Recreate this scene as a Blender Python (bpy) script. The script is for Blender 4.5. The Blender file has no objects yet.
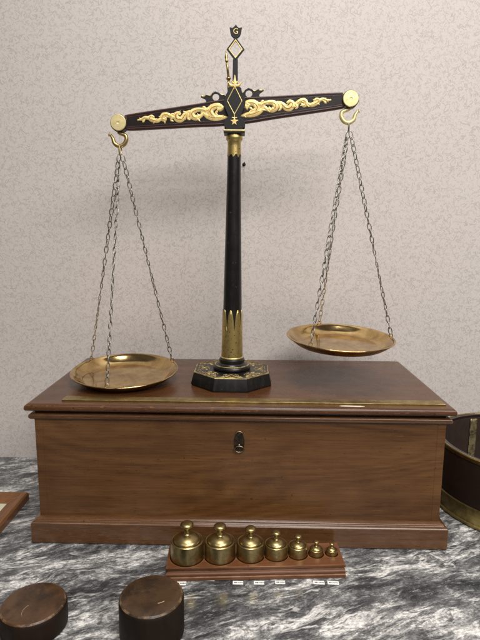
import bpy, bmesh, math, random
from mathutils import Vector, Matrix, noise
random.seed(7)
PI = math.pi
S = bpy.context.scene
COL = S.collection

# ------------------------------------------------------------------ camera
def make_camera():
    cx, cy, cz, yaw, pitch, roll = 0.0122, -0.696, 0.4563, -0.0168, 0.1643, 0.0071
    fwd = Vector((math.sin(yaw) * math.cos(pitch), math.cos(yaw) * math.cos(pitch), -math.sin(pitch)))
    right = Vector((math.cos(yaw), -math.sin(yaw), 0))
    up = right.cross(fwd)
    r = right * math.cos(roll) + up * math.sin(roll)
    u = up * math.cos(roll) - right * math.sin(roll)
    m = Matrix(((r.x, u.x, -fwd.x, cx), (r.y, u.y, -fwd.y, cy), (r.z, u.z, -fwd.z, cz), (0, 0, 0, 1)))
    c = bpy.data.cameras.new('camera')
    c.sensor_fit = 'VERTICAL'; c.sensor_height = 24.0; c.lens = 510 / 640 * 24.0
    c.clip_start = 0.01; c.clip_end = 50
    o = bpy.data.objects.new('camera', c); COL.objects.link(o); o.matrix_world = m
    S.camera = o
make_camera()

# ------------------------------------------------------------------ light
W = bpy.data.worlds.new('World'); S.world = W; W.use_nodes = True
W.node_tree.nodes['Background'].inputs[0].default_value = (1.0, 0.94, 0.88, 1)
W.node_tree.nodes['Background'].inputs[1].default_value = 0.09

def ceiling_lamp(name, loc, sx, sy, power, col):
    d = bpy.data.lights.new(name, 'AREA'); d.shape = 'RECTANGLE'; d.size = sx; d.size_y = sy
    d.energy = power; d.color = col
    o = bpy.data.objects.new(name, d); COL.objects.link(o); o.location = loc     # an area lamp points straight down
    return o
WARM = (1.0, 0.96, 0.915)
ceiling_lamp('ceiling_lamp', (0.95, -1.30, 1.70), 1.40, 0.90, 55, WARM)
ceiling_lamp('ceiling_lamp', (0.08, -0.25, 1.80), 0.50, 0.30, 15, WARM)
ceiling_lamp('ceiling_lamp', (-0.85, -1.50, 1.75), 0.60, 0.60, 6, WARM)
ceiling_lamp('ceiling_lamp', (0.30, -2.70, 1.80), 1.20, 0.60, 39, WARM)

S.view_settings.view_transform = 'Standard'
S.view_settings.look = 'None'
S.view_settings.exposure = 0.0
S.view_settings.gamma = 1.0
S.view_settings.use_curve_mapping = False
S.render.engine = 'CYCLES'

# ------------------------------------------------------------------ materials
class NT:
    def __init__(s, name):
        s.m = bpy.data.materials.new(name); s.m.use_nodes = True
        s.t = s.m.node_tree; s.n = s.t.nodes; s.b = s.n['Principled BSDF']
    def node(s, typ, **kw):
        n = s.n.new(typ)
        for k, v in kw.items(): setattr(n, k, v)
        return n
    def link(s, a, b): s.t.links.new(a, b)
    def setin(s, sock, v):
        if hasattr(v, 'is_output') or isinstance(v, bpy.types.NodeSocket): s.link(v, sock)
        else: sock.default_value = v
    def coord(s, scale=(1, 1, 1), rot=(0, 0, 0), loc=(0, 0, 0), src=None, kind='Object'):
        if src is None: src = s.node('ShaderNodeTexCoord').outputs[kind]
        mp = s.node('ShaderNodeMapping'); s.link(src, mp.inputs[0])
        mp.inputs['Location'].default_value = loc; mp.inputs['Rotation'].default_value = rot; mp.inputs['Scale'].default_value = scale
        return mp.outputs[0]
    def noise(s, vec, scale=5, detail=4, rough=0.55, dist=0.0, out=0):
        n = s.node('ShaderNodeTexNoise'); s.link(vec, n.inputs['Vector'])
        n.inputs['Scale'].default_value = scale; n.inputs['Detail'].default_value = detail
        n.inputs['Roughness'].default_value = rough; n.inputs['Distortion'].default_value = dist
        return n.outputs[out]
    def ramp(s, f, stops, interp='LINEAR'):
        r = s.node('ShaderNodeValToRGB'); s.link(f, r.inputs[0]); r.color_ramp.interpolation = interp
        e = r.color_ramp.elements
        while len(e) < len(stops): e.new(0.5)
        for i, (p, c) in enumerate(stops):
            e[i].position = p
            e[i].color = (c, c, c, 1) if isinstance(c, (int, float)) else (*c, 1)
        return r.outputs[0]
    def mix(s, f, a, b, mode='MIX'):
        n = s.node('ShaderNodeMix', data_type='RGBA', blend_type=mode)
        s.setin(n.inputs[0], f)
        for i, v in ((6, a), (7, b)):
            if isinstance(v, tuple): v = (*v, 1) if len(v) == 3 else v
            s.setin(n.inputs[i], v)
        return n.outputs[2]
    def math(s, op, a, b=0.0, c=0.0):
        n = s.node('ShaderNodeMath', operation=op)
        for i, v in enumerate((a, b, c)): s.setin(n.inputs[i], v)
        return n.outputs[0]
    def bump(s, h, strength=0.2, dist=0.001):
        n = s.node('ShaderNodeBump'); s.link(h, n.inputs['Height'])
        n.inputs['Strength'].default_value = strength; n.inputs['Distance'].default_value = dist
        s.link(n.outputs[0], s.b.inputs['Normal'])
    def edge(s, radius=0.0025):
        bv = s.node('ShaderNodeBevel', samples=6); bv.inputs[0].default_value = radius
        g = s.node('ShaderNodeNewGeometry')
        d = s.node('ShaderNodeVectorMath', operation='DOT_PRODUCT')
        s.link(bv.outputs[0], d.inputs[0]); s.link(g.outputs['Normal'], d.inputs[1])
        return s.ramp(d.outputs['Value'], [(0.80, 1.0), (0.985, 0.0)])
    def out(s, col=None, rough=None, metal=None, **kw):
        if col is not None: s.setin(s.b.inputs['Base Color'], (*col, 1) if isinstance(col, tuple) and len(col) == 3 else col)
        if rough is not None: s.setin(s.b.inputs['Roughness'], rough)
        if metal is not None: s.setin(s.b.inputs['Metallic'], metal)
        for k, v in kw.items(): s.setin(s.b.inputs[k], v)
        return s.m

def mat_wallpaper():
    k = NT('wallpaper')
    c = k.coord()
    base = k.mix(k.noise(c, 6, 3), (0.590, 0.543, 0.518), (0.630, 0.583, 0.558))
    grain = k.noise(c, 420, 2)
    base = k.mix(k.ramp(grain, [(0.35, 0.25), (0.65, 0.0)]), base, (0.45, 0.395, 0.36))
    def squiggle(scale, seed, half, gate):
        """thin curling vine strokes: contour lines of a noise field, kept to one width by its gradient"""
        e = 0.0006
        def n(dx, dz): return k.noise(k.coord(loc=(seed + dx, seed * 1.7, dz)), scale, 0.0, 0.5, 0.9)
        n0 = n(0, 0); gx = k.math('SUBTRACT', n(e, 0), n0); gz = k.math('SUBTRACT', n(0, e), n0)
        g = k.math('SQRT', k.math('ADD', k.math('MULTIPLY', gx, gx), k.math('MULTIPLY', gz, gz)))
        d = k.math('ABSOLUTE', k.math('SUBTRACT', n0, 0.5))
        d = k.math('DIVIDE', k.math('MULTIPLY', d, e), k.math('MAXIMUM', g, 0.004))
        line = k.ramp(k.math('DIVIDE', d, half * 2), [(0.25, 1.0), (0.75, 0.0)])
        gt = k.ramp(k.noise(k.coord(loc=(seed * 2, 3, seed)), scale * 1.3, 1.0), [(gate, 0.0), (gate + 0.07, 1.0)])
        return k.math('MULTIPLY', line, gt)
    l = squiggle(82, 0.0, 0.00078, 0.51)
    for q in ((100, 4.3, 0.00072, 0.52), (90, 9.1, 0.00072, 0.52), (115, 13.7, 0.00068, 0.52)):
        l = k.math('MAXIMUM', l, squiggle(*q))
    l = k.math('MULTIPLY', l, k.ramp(k.noise(c, 40, 2), [(0.3, 0.55), (0.7, 1.0)]))
    col = k.mix(k.math('MULTIPLY', l, 0.47), base, (0.27, 0.235, 0.22))
    k.bump(k.noise(c, 260, 3), 0.10, 0.001)
    return k.out(col, 0.62)

def mat_marble():
    k = NT('grey_marble')
    src = k.coord(rot=(0, 0, math.radians(-20)))
    def warp(p, sc, amp, seed):
        w = k.noise(k.coord((sc, sc * 2.2, 1), src=p, loc=(seed, seed, 0)), 1.0, 2, 0.5, out=1)
        c = k.node('ShaderNodeVectorMath', operation='SUBTRACT'); k.link(w, c.inputs[0]); c.inputs[1].default_value = (0.5, 0.5, 0.5)
        v = k.node('ShaderNodeVectorMath', operation='MULTIPLY_ADD'); k.link(c.outputs[0], v.inputs[0]); v.inputs[1].default_value = amp; k.link(p, v.inputs[2])
        return v.outputs[0]
    p = warp(warp(src, 4.5, (0.05, 0.075, 0.0), 0.0), 17.0, (0.012, 0.020, 0.0), 5.0)
    a = k.noise(k.coord((6, 21, 1), src=p), 1.0, 6, 0.60, 0.2)
    b = k.noise(k.coord((19, 62, 1), src=p, loc=(3, 1, 0)), 1.0, 8, 0.66, 0.2)
    c = k.noise(k.coord((95, 170, 1), src=p, loc=(1, 7, 0)), 1.0, 7, 0.70, 0.1)
    fine = k.noise(k.coord((380, 400, 1), src=p), 1.0, 4, 0.7)
    f = k.math('ADD', k.math('MULTIPLY', a, 0.36), k.math('MULTIPLY', b, 0.36))
    f = k.math('ADD', f, k.math('ADD', k.math('MULTIPLY', c, 0.17), k.math('MULTIPLY', fine, 0.11)))
    col = k.ramp(f, [(0.425, (0.022, 0.023, 0.025)), (0.462, (0.070, 0.072, 0.076)), (0.498, (0.155, 0.156, 0.158)),
                     (0.526, (0.32, 0.318, 0.31)), (0.562, (0.76, 0.745, 0.72))])
    def vein(sx, sy, seed, w):
        n = k.noise(k.coord((sx, sy, 1), src=p, loc=(seed, seed * 2.3, 0)), 1.0, 5, 0.55, 0.6)
        return k.ramp(k.math('ABSOLUTE', k.math('SUBTRACT', n, 0.5)), [(0.0, 1.0), (w, 0.0)])
    gate = k.ramp(k.noise(k.coord((9, 22, 1), src=p, loc=(8, 4, 0)), 1.0, 3), [(0.46, 0.0), (0.58, 1.0)])
    col = k.mix(k.math('MULTIPLY', k.math('MULTIPLY', vein(9, 44, 11.0, 0.030), gate), 0.85), col, (0.82, 0.80, 0.77))
    col = k.mix(k.math('MULTIPLY', vein(11, 52, 23.0, 0.022), 0.80), col, (0.030, 0.031, 0.034))
    g = k.noise(k.coord((120, 260, 90), src=src), 1.0, 6, 0.75)
    col = k.mix(k.ramp(g, [(0.38, 0.65), (0.56, 0.0)]), col, (0.045, 0.046, 0.05))
    sp = k.noise(k.coord((60, 190, 40), src=src, loc=(5, 2, 0)), 1.0, 7, 0.75)
    col = k.mix(k.ramp(sp, [(0.55, 0.0), (0.68, 0.6)]), col, (0.60, 0.59, 0.57))
    return k.out(col, k.math('MULTIPLY_ADD', g, 0.2, 0.08))

def mat_wood(name, dark, mid, light, axis=0, fig=1.0, rough=0.36, wear=None, seed=0.0, sc=1.0, coat=0.05, chips=0.0):
    """walnut / mahogany: fibres run along the given axis"""
    k = NT(name)
    st = [26.0 * sc] * 3; st[axis] = 2.0 * sc
    src = k.node('ShaderNodeTexCoord').outputs['Object']
    c0 = k.coord((1, 1, 1), loc=(seed, seed * 0.7, seed * 1.3), src=src)
    broad = k.noise(k.coord(tuple(st), src=c0), 1.0, 4, 0.55, 0.6)
    # cathedral figure: contour lines of a slow stretched field
    s2 = [7.0 * sc] * 3; s2[axis] = 1.3 * sc
    field = k.noise(k.coord(tuple(s2), src=c0, loc=(2.2, 5.1, 3.3)), 1.0, 2.0, 0.45, 0.25)
    rings = k.math('SINE', k.math('MULTIPLY', field, 150.0))
    rings = k.math('MULTIPLY_ADD', rings, 0.5, 0.5)
    s3 = [420.0 * sc] * 3; s3[axis] = 14.0 * sc
    fib = k.noise(k.coord(tuple(s3), src=c0), 1.0, 3, 0.6)
    f = k.math('ADD', k.math('MULTIPLY', k.math('MULTIPLY_ADD', broad, 0.45, 0.275), 0.80), k.math('MULTIPLY', rings, 0.085 * fig))
    f = k.math('ADD', f, k.math('MULTIPLY', k.math('SUBTRACT', fib, 0.5), 0.30))
    col = k.ramp(f, [(0.24, dark), (0.47, mid), (0.68, light)])
    s4 = [900.0 * sc] * 3; s4[axis] = 55.0 * sc
    pore = k.ramp(k.noise(k.coord(tuple(s4), src=c0), 1.0, 1.5), [(0.30, 1.0), (0.38, 0.0)])
    col = k.mix(k.math('MULTIPLY', pore, 0.55), col, tuple(x * 0.35 for x in dark))
    blot = k.noise(c0, 9.0, 4, 0.6)
    col = k.mix(k.ramp(blot, [(0.48, 0.0), (0.74, 0.42)]), col, tuple(x * 0.8 for x in dark))
    dent = k.ramp(k.noise(c0, 120.0, 2), [(0.70, 0.0), (0.76, 0.8)])
    col = k.mix(dent, col, tuple(x * 0.45 for x in dark))
    r = k.math('MULTIPLY_ADD', k.noise(c0, 34.0, 4), 0.26, rough - 0.13)
    if wear:
        e = k.edge()
        e = k.math('MULTIPLY', e, k.ramp(k.noise(c0, 60.0, 4), [(0.36, 0.15), (0.62, 1.0)]))
        col = k.mix(k.math('MULTIPLY', e, 0.75), col, wear)
    # fine scratches, and chips where the boards face the room
    for ang, sd in ((0.5, 2.0), (-0.9, 5.0), (1.4, 8.0)):
        scr = k.noise(k.coord((9, 650, 650), rot=(0, ang, ang * .7), src=c0, loc=(sd, sd, sd)), 1.0, 0.0)
        gt = k.ramp(k.noise(k.coord(loc=(sd, 1, 2), src=c0), 22.0, 2), [(0.58, 0.0), (0.66, 1.0)])
        col = k.mix(k.math('MULTIPLY', k.math('MULTIPLY', k.ramp(scr, [(0.70, 0.0), (0.74, 1.0)]), gt), 0.16), col, tuple(min(1, x * 1.7) for x in light))
    if chips:
        gn = k.node('ShaderNodeNewGeometry'); sy = k.node('ShaderNodeSeparateXYZ'); k.link(gn.outputs['Normal'], sy.inputs[0])
        face = k.ramp(k.math('MULTIPLY', sy.outputs['Y'], -1.0), [(0.25, 0.0), (0.45, 1.0)])
        ch = k.ramp(k.noise(k.coord((90, 260, 260), src=c0, loc=(4, 4, 4)), 1.0, 3, 0.6), [(0.60, 0.0), (0.66, 1.0)])
        dk = k.ramp(k.noise(k.coord((150, 300, 300), src=c0, loc=(7, 4, 1)), 1.0, 2, 0.6), [(0.64, 0.0), (0.68, 1.0)])
        col = k.mix(k.math('MULTIPLY', k.math('MULTIPLY', ch, face), 0.40 * chips), col, tuple(min(1, x * 1.8) for x in light))
        col = k.mix(k.math('MULTIPLY', k.math('MULTIPLY', dk, face), 0.7 * chips), col, tuple(x * 0.4 for x in dark))
    k.bump(fib, 0.10, 0.0006)
    return k.out(col, r, **{'Coat Weight': coat, 'Coat Roughness': 0.25, 'Specular IOR Level': 0.35})

def mat_metal(name, col, dark, rough=0.3, sc=40.0, amount=0.5, metal=1.0, var=0.16, spots=None, each=False):
    k = NT(name); c = k.coord()
    if each:
        oi = k.node('ShaderNodeObjectInfo'); ad = k.node('ShaderNodeVectorMath', operation='ADD')
        k.link(c, ad.inputs[0]); k.link(oi.outputs['Location'], ad.inputs[1]); sl = k.node('ShaderNodeVectorMath', operation='SCALE')
        k.link(oi.outputs['Location'], sl.inputs[0]); sl.inputs['Scale'].default_value = 90.0; k.link(sl.outputs[0], ad.inputs[1]); c = ad.outputs[0]
    n = k.noise(c, sc, 6, 0.65, 0.4)
    cc = k.mix(k.ramp(n, [(0.40, 0.0), (0.66, amount)]), col, dark)
    n2 = k.noise(c, sc * 5, 4, 0.6)
    cc = k.mix(k.ramp(n2, [(0.56, 0.0), (0.72, 0.5)]), cc, tuple(x * 0.6 for x in dark))
    r = k.math('MULTIPLY_ADD', n, var * 2, rough - var)
    if spots:
        sp = k.ramp(k.noise(c, spots, 1.0), [(0.66, 0.0), (0.69, 1.0)])
        cc = k.mix(sp, cc, (0.012, 0.010, 0.008))
        metal = k.math('SUBTRACT', metal, k.math('MULTIPLY', sp, metal))
    k.bump(n2, 0.05, 0.0004)
    return k.out(cc, r, metal)

def mat_pan():
    k = NT('pan_bronze'); c = k.coord()
    n = k.noise(c, 38, 6, 0.65, 0.5)
    col = k.mix(k.ramp(n, [(0.42, 0.0), (0.66, 0.75)]), (0.66, 0.47, 0.215), (0.32, 0.20, 0.088))
    sm = k.noise(c, 14, 4, 0.6, 1.2)
    col = k.mix(k.ramp(sm, [(0.50, 0.0), (0.62, 0.45)]), col, (0.27, 0.165, 0.07))
    k.bump(k.noise(c, 30, 2), 0.10, 0.0010)
    return k.out(col, k.math('MULTIPLY_ADD', sm, 0.16, 0.045), 1.0)

def mat_plain(name, col, rough=0.5, metal=0.0, vary=0.25, sc=60.0, coat=0.0):
    k = NT(name); c = k.coord()
    n = k.noise(c, sc, 5, 0.6)
    cc = k.mix(n, tuple(x * (1 - vary) for x in col), tuple(min(1, x * (1 + vary)) for x in col))
    return k.out(cc, k.math('MULTIPLY_ADD', n, 0.2, rough - 0.1), metal, **{'Coat Weight': coat, 'Coat Roughness': 0.15, 'Specular IOR Level': 0.3})

def mat_endgrain(name, dark, mid, centre, rings, R, rk=0.6):
    k = NT(name)
    src = k.node('ShaderNodeTexCoord').outputs['Object']
    c = k.coord(loc=(-centre[0], -centre[1], 0), src=src)
    w = k.noise(c, 22, 3, 0.5, out=1)
    v = k.node('ShaderNodeVectorMath', operation='MULTIPLY_ADD'); k.link(w, v.inputs[0])
    v.inputs[1].default_value = (0.020, 0.020, 0.0); k.link(c, v.inputs[2])
    l = k.node('ShaderNodeVectorMath', operation='MULTIPLY'); k.link(v.outputs[0], l.inputs[0]); l.inputs[1].default_value = (1, 1, 0)
    ln = k.node('ShaderNodeVectorMath', operation='LENGTH'); k.link(l.outputs[0], ln.inputs[0])
    s = k.math('MULTIPLY_ADD', k.math('SINE', k.math('MULTIPLY', ln.outputs['Value'], rings)), 0.5, 0.5)
    patch = k.noise(c, 28, 5, 0.6)
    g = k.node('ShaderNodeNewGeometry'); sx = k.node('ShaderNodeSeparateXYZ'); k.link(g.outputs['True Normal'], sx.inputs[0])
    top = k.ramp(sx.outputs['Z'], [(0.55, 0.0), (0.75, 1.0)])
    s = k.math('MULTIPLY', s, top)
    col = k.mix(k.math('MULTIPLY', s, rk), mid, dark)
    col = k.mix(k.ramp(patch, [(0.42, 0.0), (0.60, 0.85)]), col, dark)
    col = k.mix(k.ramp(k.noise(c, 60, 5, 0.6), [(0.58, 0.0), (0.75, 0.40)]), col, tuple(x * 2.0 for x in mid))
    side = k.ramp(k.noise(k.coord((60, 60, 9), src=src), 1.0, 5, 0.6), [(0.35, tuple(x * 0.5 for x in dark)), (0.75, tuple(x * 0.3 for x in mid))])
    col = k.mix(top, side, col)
    fl = k.node('ShaderNodeVectorMath', operation='MULTIPLY'); k.link(src, fl.inputs[0]); fl.inputs[1].default_value = (1 / R, 1 / R, 0)
    rl = k.node('ShaderNodeVectorMath', operation='LENGTH'); k.link(fl.outputs[0], rl.inputs[0])
    e = k.math('MULTIPLY', k.ramp(rl.outputs['Value'], [(0.90, 0.0), (0.945, 1.0), (0.975, 1.0), (0.995, 0.0)]), top)
    e = k.math('MULTIPLY', e, k.ramp(k.noise(c, 110, 5, 0.7), [(0.46, 0.0), (0.60, 1.0)]))
    pale = k.math('MULTIPLY', k.math('MULTIPLY', k.ramp(rl.outputs['Value'], [(0.45, 0.0), (0.90, 1.0)]), top), k.ramp(k.noise(c, 26, 4, 0.6, 1.0), [(0.46, 0.0), (0.60, 0.75)]))
    col = k.mix(pale, col, tuple(x * 1.25 for x in mid))
    col = k.mix(k.math('MULTIPLY', e, 0.8), col, (0.24, 0.155, 0.085))
    k.bump(k.noise(c, 200, 4), 0.15, 0.0006)
    return k.out(col, k.math('MULTIPLY_ADD', k.math('SUBTRACT', 1.0, top), 0.25, k.math('MULTIPLY_ADD', patch, 0.3, 0.20)), **{'Coat Weight': k.math('MULTIPLY', top, 0.15), 'Coat Roughness': 0.2, 'Specular IOR Level': k.math('MULTIPLY_ADD', top, 0.2, 0.18)})

def mat_black():
    k = NT('black_japanning'); c = k.coord()
    n = k.noise(c, 60, 5, 0.6)
    col = k.mix(n, (0.005, 0.0047, 0.0045), (0.011, 0.010, 0.009))
    chip = k.ramp(k.noise(c, 240, 3, 0.6), [(0.68, 0.0), (0.71, 1.0)])
    col = k.mix(k.math('MULTIPLY', chip, 0.7), col, (0.075, 0.060, 0.045))
    sheen_streak = k.ramp(k.noise(k.coord((110, 110, 14)), 1.0, 4, 0.6), [(0.52, 0.0), (0.75, 0.6)])  # greyish upright highlight streaks, painted into the black base colour
    col = k.mix(sheen_streak, col, (0.026, 0.024, 0.021))
    k.bump(k.noise(c, 150, 4), 0.12, 0.0008)
    return k.out(col, k.math('MULTIPLY_ADD', n, 0.25, 0.20), **{'Coat Weight': 0.15, 'Coat Roughness': 0.2, 'Specular IOR Level': 0.35})

M = {}
M['wall'] = mat_wallpaper()
M['marble'] = mat_marble()
wd = dict(dark=(0.042, 0.016, 0.005), mid=(0.128, 0.056, 0.018), light=(0.205, 0.100, 0.034))
M['wood_front'] = mat_wood('walnut_front', **wd, axis=0, fig=0.75, wear=None, rough=0.30, coat=0.12)
M['wood_side'] = mat_wood('walnut_side', **wd, axis=1, fig=0.6)
M['wood_trim'] = mat_wood('walnut_trim', (0.044, 0.018, 0.007), (0.108, 0.047, 0.017), (0.170, 0.080, 0.031), axis=0, fig=0.3, wear=(0.42, 0.23, 0.115), seed=3.1, rough=0.22, coat=0.5, chips=0.35)
M['wood_lid'] = mat_wood('mahogany_lid', (0.034, 0.013, 0.005), (0.088, 0.034, 0.012), (0.140, 0.060, 0.022), axis=0, fig=0.4, wear=(0.40, 0.215, 0.11), seed=6.4, rough=0.28, coat=0.15, chips=1.0)
M['wood_rack'] = mat_wood('rack_mahogany', (0.075, 0.027, 0.011), (0.165, 0.066, 0.027), (0.25, 0.115, 0.048), axis=0, fig=0.2, wear=(0.55, 0.30, 0.15), seed=1.7, rough=0.34)
M['wood_frame'] = mat_wood('frame_oak', (0.07, 0.028, 0.010), (0.19, 0.080, 0.028), (0.28, 0.13, 0.05), axis=1, fig=0.3, wear=(0.40, 0.22, 0.10), seed=8.2)
M['brass_pan'] = mat_pan()
M['brass_weight'] = mat_metal('weight_brass', (0.50, 0.395, 0.185), (0.25, 0.185, 0.078), 0.33, 1.6, 0.8, var=0.12, each=True)
M['brass_strip'] = mat_metal('strip_brass', (0.46, 0.34, 0.13), (0.20, 0.135, 0.05), 0.36, 70, 0.8)
M['brass_boss'] = mat_metal('boss_brass', (0.88, 0.76, 0.40), (0.55, 0.43, 0.18), 0.42, 130, 0.6, metal=0.5)
M['brass_hook'] = mat_metal('hook_brass', (0.62, 0.47, 0.22), (0.25, 0.17, 0.07), 0.36, 120, 0.7)
M['sleeve'] = mat_metal('gilt_sleeve', (0.58, 0.44, 0.17), (0.34, 0.24, 0.085), 0.40, 50, 0.6, metal=0.9, spots=330.0)
M['gilt'] = mat_metal('gilt_scroll', (0.95, 0.76, 0.31), (0.58, 0.30, 0.09), 0.34, 230, 0.6, metal=0.30)
M['gilt_brown'] = mat_plain('gilt_shading', (0.30, 0.13, 0.04), 0.5, sc=300)
M['gilt_line'] = mat_metal('gilt_line', (0.80, 0.64, 0.28), (0.40, 0.28, 0.10), 0.38, 130, 0.7, metal=0.7)
M['gilt_edge'] = mat_metal('gilt_edge', (0.66, 0.50, 0.20), (0.10, 0.07, 0.03), 0.40, 90, 1.0, metal=0.7)
M['gilt_old'] = mat_metal('gilt_worn', (0.42, 0.31, 0.13), (0.10, 0.075, 0.035), 0.45, 150, 0.95, metal=0.6)
M['steel'] = mat_metal('chain_steel', (0.40, 0.385, 0.345), (0.13, 0.11, 0.085), 0.38, 160, 0.7)
M['black'] = mat_black()
M['black_iron'] = mat_plain('black_iron', (0.014, 0.014, 0.0145), 0.42)
M['beam'] = mat_plain('beam_lacquer', (0.011, 0.006, 0.005), 0.38, coat=0.15)
M['beam_edge'] = mat_plain('beam_edge_red', (0.060, 0.026, 0.022), 0.38)
M['tub'] = mat_plain('tub_dark', (0.018, 0.011, 0.009), 0.30, coat=0.4)
M['tub_in'] = mat_plain('tub_inside', (0.036, 0.024, 0.019), 0.35)
M['tub_brass'] = mat_metal('tub_brass', (0.44, 0.34, 0.135), (0.15, 0.11, 0.045), 0.38, 34, 0.85)
M['tub_strip'] = mat_metal('tub_seam', (0.42, 0.35, 0.19), (0.045, 0.033, 0.02), 0.45, 110, 1.0, metal=0.7)
M['disc_a'] = mat_endgrain('dark_turned_wood', (0.018, 0.010, 0.0055), (0.072, 0.036, 0.016), (0.09, 0.02), 420, .0378, 0.12)
M['disc_b'] = mat_endgrain('ringed_turned_wood', (0.014, 0.008, 0.0045), (0.062, 0.033, 0.015), (0.034, -0.020), 2300, .0372, 0.35)
M['paper'] = mat_plain('label_paper', (0.80, 0.79, 0.76), 0.7, vary=0.05)
M['print'] = mat_plain('label_ink', (0.05, 0.05, 0.05), 0.7)
M['mount'] = mat_plain('cream_mount', (0.52, 0.50, 0.38), 0.6, vary=0.08)
M['scrap'] = mat_plain('torn_paper', (0.74, 0.68, 0.56), 0.8, vary=0.2, sc=300)
M['mark'] = mat_plain('scratched_wood', (0.30, 0.21, 0.12), 0.7, vary=0.4, sc=500)
M['lock'] = mat_metal('lock_metal', (0.34, 0.28, 0.20), (0.05, 0.035, 0.022), 0.34, 120, 0.9)
M['lock_dark'] = mat_metal('lock_plate', (0.10, 0.075, 0.05), (0.03, 0.022, 0.015), 0.45, 120, 0.9)
M['dark'] = mat_plain('dark_hole', (0.006, 0.005, 0.005), 0.7)

# ------------------------------------------------------------------ helpers
def link(name, me, mat, parent=None, smooth=False):
    o = bpy.data.objects.new(name, me); COL.objects.link(o)
    if mat is not None: me.materials.clear(); me.materials.append(mat)
    if smooth:
        for p in me.polygons: p.use_smooth = True
    if parent is not None: o.parent = parent
    return o

def from_data(name, v, f, mat, parent=None, smooth=False):
    me = bpy.data.meshes.new(name); me.from_pydata(v, [], f); me.validate(); me.update()
    bm = bmesh.new(); bm.from_mesh(me); bmesh.ops.recalc_face_normals(bm, faces=bm.faces); bm.to_mesh(me); bm.free()
    return link(name, me, mat, parent, smooth)

def empty(name, loc, label, cat, group=None):
    o = bpy.data.objects.new(name, None); COL.objects.link(o); o.location = loc; o.empty_display_size = 0.02
    o['label'] = label; o['category'] = cat
    if group: o['group'] = group
    return o

def bevel(o, w, seg=2, ang=35):
    m = o.modifiers.new('bevel', 'BEVEL'); m.width = w; m.segments = seg; m.limit_method = 'ANGLE'; m.angle_limit = math.radians(ang)
    for p in o.data.polygons: p.use_smooth = True
    o.modifiers.new('wn', 'WEIGHTED_NORMAL').keep_sharp = True
    return o

def box(name, x0, x1, y0, y1, z0, z1, mat, parent=None, bev=0.0):
    v = [(x, y, z) for z in (z0, z1) for x, y in ((x0, y0), (x1, y0), (x1, y1), (x0, y1))]
    f = [(3, 2, 1, 0), (4, 5, 6, 7), (0, 1, 5, 4), (1, 2, 6, 5), (2, 3, 7, 6), (3, 0, 4, 7)]
    o = from_data(name, v, f, mat, parent)
    if bev: bevel(o, bev)
    return o

def loft_rect(name, rings, mat, parent=None, bev=0.0):
    """rings of (x0,x1,y0,y1,z) from the bottom up"""
    v, f = [], []
    for x0, x1, y0, y1, z in rings: v += [(x0, y0, z), (x1, y0, z), (x1, y1, z), (x0, y1, z)]
    n = len(rings)
    f.append((3, 2, 1, 0)); f.append(tuple(4 * (n - 1) + i for i in range(4)))
    for i in range(n - 1):
        for j in range(4):
            a = 4 * i + j; b = 4 * i + (j + 1) % 4; f.append((a, b, b + 4, a + 4))
    o = from_data(name, v, f, mat, parent)
    if bev: bevel(o, bev, 2, 25)
    return o

def lathe(name, prof, mat, parent=None, n=48, smooth=True, sharp=32, phase=0.0):
    """prof: (r,z) list; r=0 ends become poles"""
    v, f, idx = [], [], []
    for r, z in prof:
        if r < 1e-7: idx.append([len(v)]); v.append((0, 0, z))
        else:
            idx.append(list(range(len(v), len(v) + n)))
            v += [(r * math.cos(2 * PI * i / n + phase), r * math.sin(2 * PI * i / n + phase), z) for i in range(n)]
    for a, b in zip(idx[:-1], idx[1:]):
        for i in range(n):
            j = (i + 1) % n
            if len(a) == 1 and len(b) == 1: continue
            if len(a) == 1: f.append((a[0], b[i], b[j]))
            elif len(b) == 1: f.append((a[i], a[j], b[0]))
            else: f.append((a[i], a[j], b[j], b[i]))
    o = from_data(name, v, f, mat, parent, smooth)
    if smooth: o.data.set_sharp_from_angle(angle=math.radians(sharp))
    return o

def spline(pts, n=8, closed=False):
    """Catmull-Rom through tuples of any length"""
    P = [Vector(p) if len(p) <= 4 else p for p in pts]; out = []; m = len(P)
    segs = m if closed else m - 1
    for i in range(segs):
        if closed: a, b, c, d = P[(i - 1) % m], P[i], P[(i + 1) % m], P[(i + 2) % m]
        else: a, b, c, d = P[max(i - 1, 0)], P[i], P[i + 1], P[min(i + 2, m - 1)]
        for j in range(n):
            t = j / n
            out.append(0.5 * ((2 * b) + (c - a) * t + (2 * a - 5 * b + 4 * c - d) * t * t + (3 * b - a - 3 * c + d) * t ** 3))
    if not closed: out.append(P[-1])
    return out

def tube_data(pts, rad, n=8, v=None, f=None, closed=False):
    v = [] if v is None else v; f = [] if f is None else f
    pts = [Vector(p) for p in pts]; m = len(pts); o0 = len(v)
    r = rad if isinstance(rad, (list, tuple)) else [rad] * m
    nrm = None
    for i, p in enumerate(pts):
        if closed: t = pts[(i + 1) % m] - pts[i - 1]
        else: t = pts[min(i + 1, m - 1)] - pts[max(i - 1, 0)]
        t.normalize()
        if nrm is None:
            nrm = t.orthogonal().normalized() if abs(t.y) > 0.95 else Vector((0, 1, 0)).cross(t).normalized()
        nrm = (nrm - t * nrm.dot(t)).normalized(); bn = t.cross(nrm)
        for j in range(n):
            a = 2 * PI * j / n; v.append(tuple(p + (nrm * math.cos(a) + bn * math.sin(a)) * r[i]))
    for i in range(m if closed else m - 1):
        for j in range(n):
            k = (j + 1) % n; i2 = (i + 1) % m
            f.append((o0 + i * n + j, o0 + i * n + k, o0 + i2 * n + k, o0 + i2 * n + j))
    if not closed:
        f.append(tuple(o0 + j for j in reversed(range(n)))); f.append(tuple(o0 + (m - 1) * n + j for j in range(n)))
    return v, f

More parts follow.
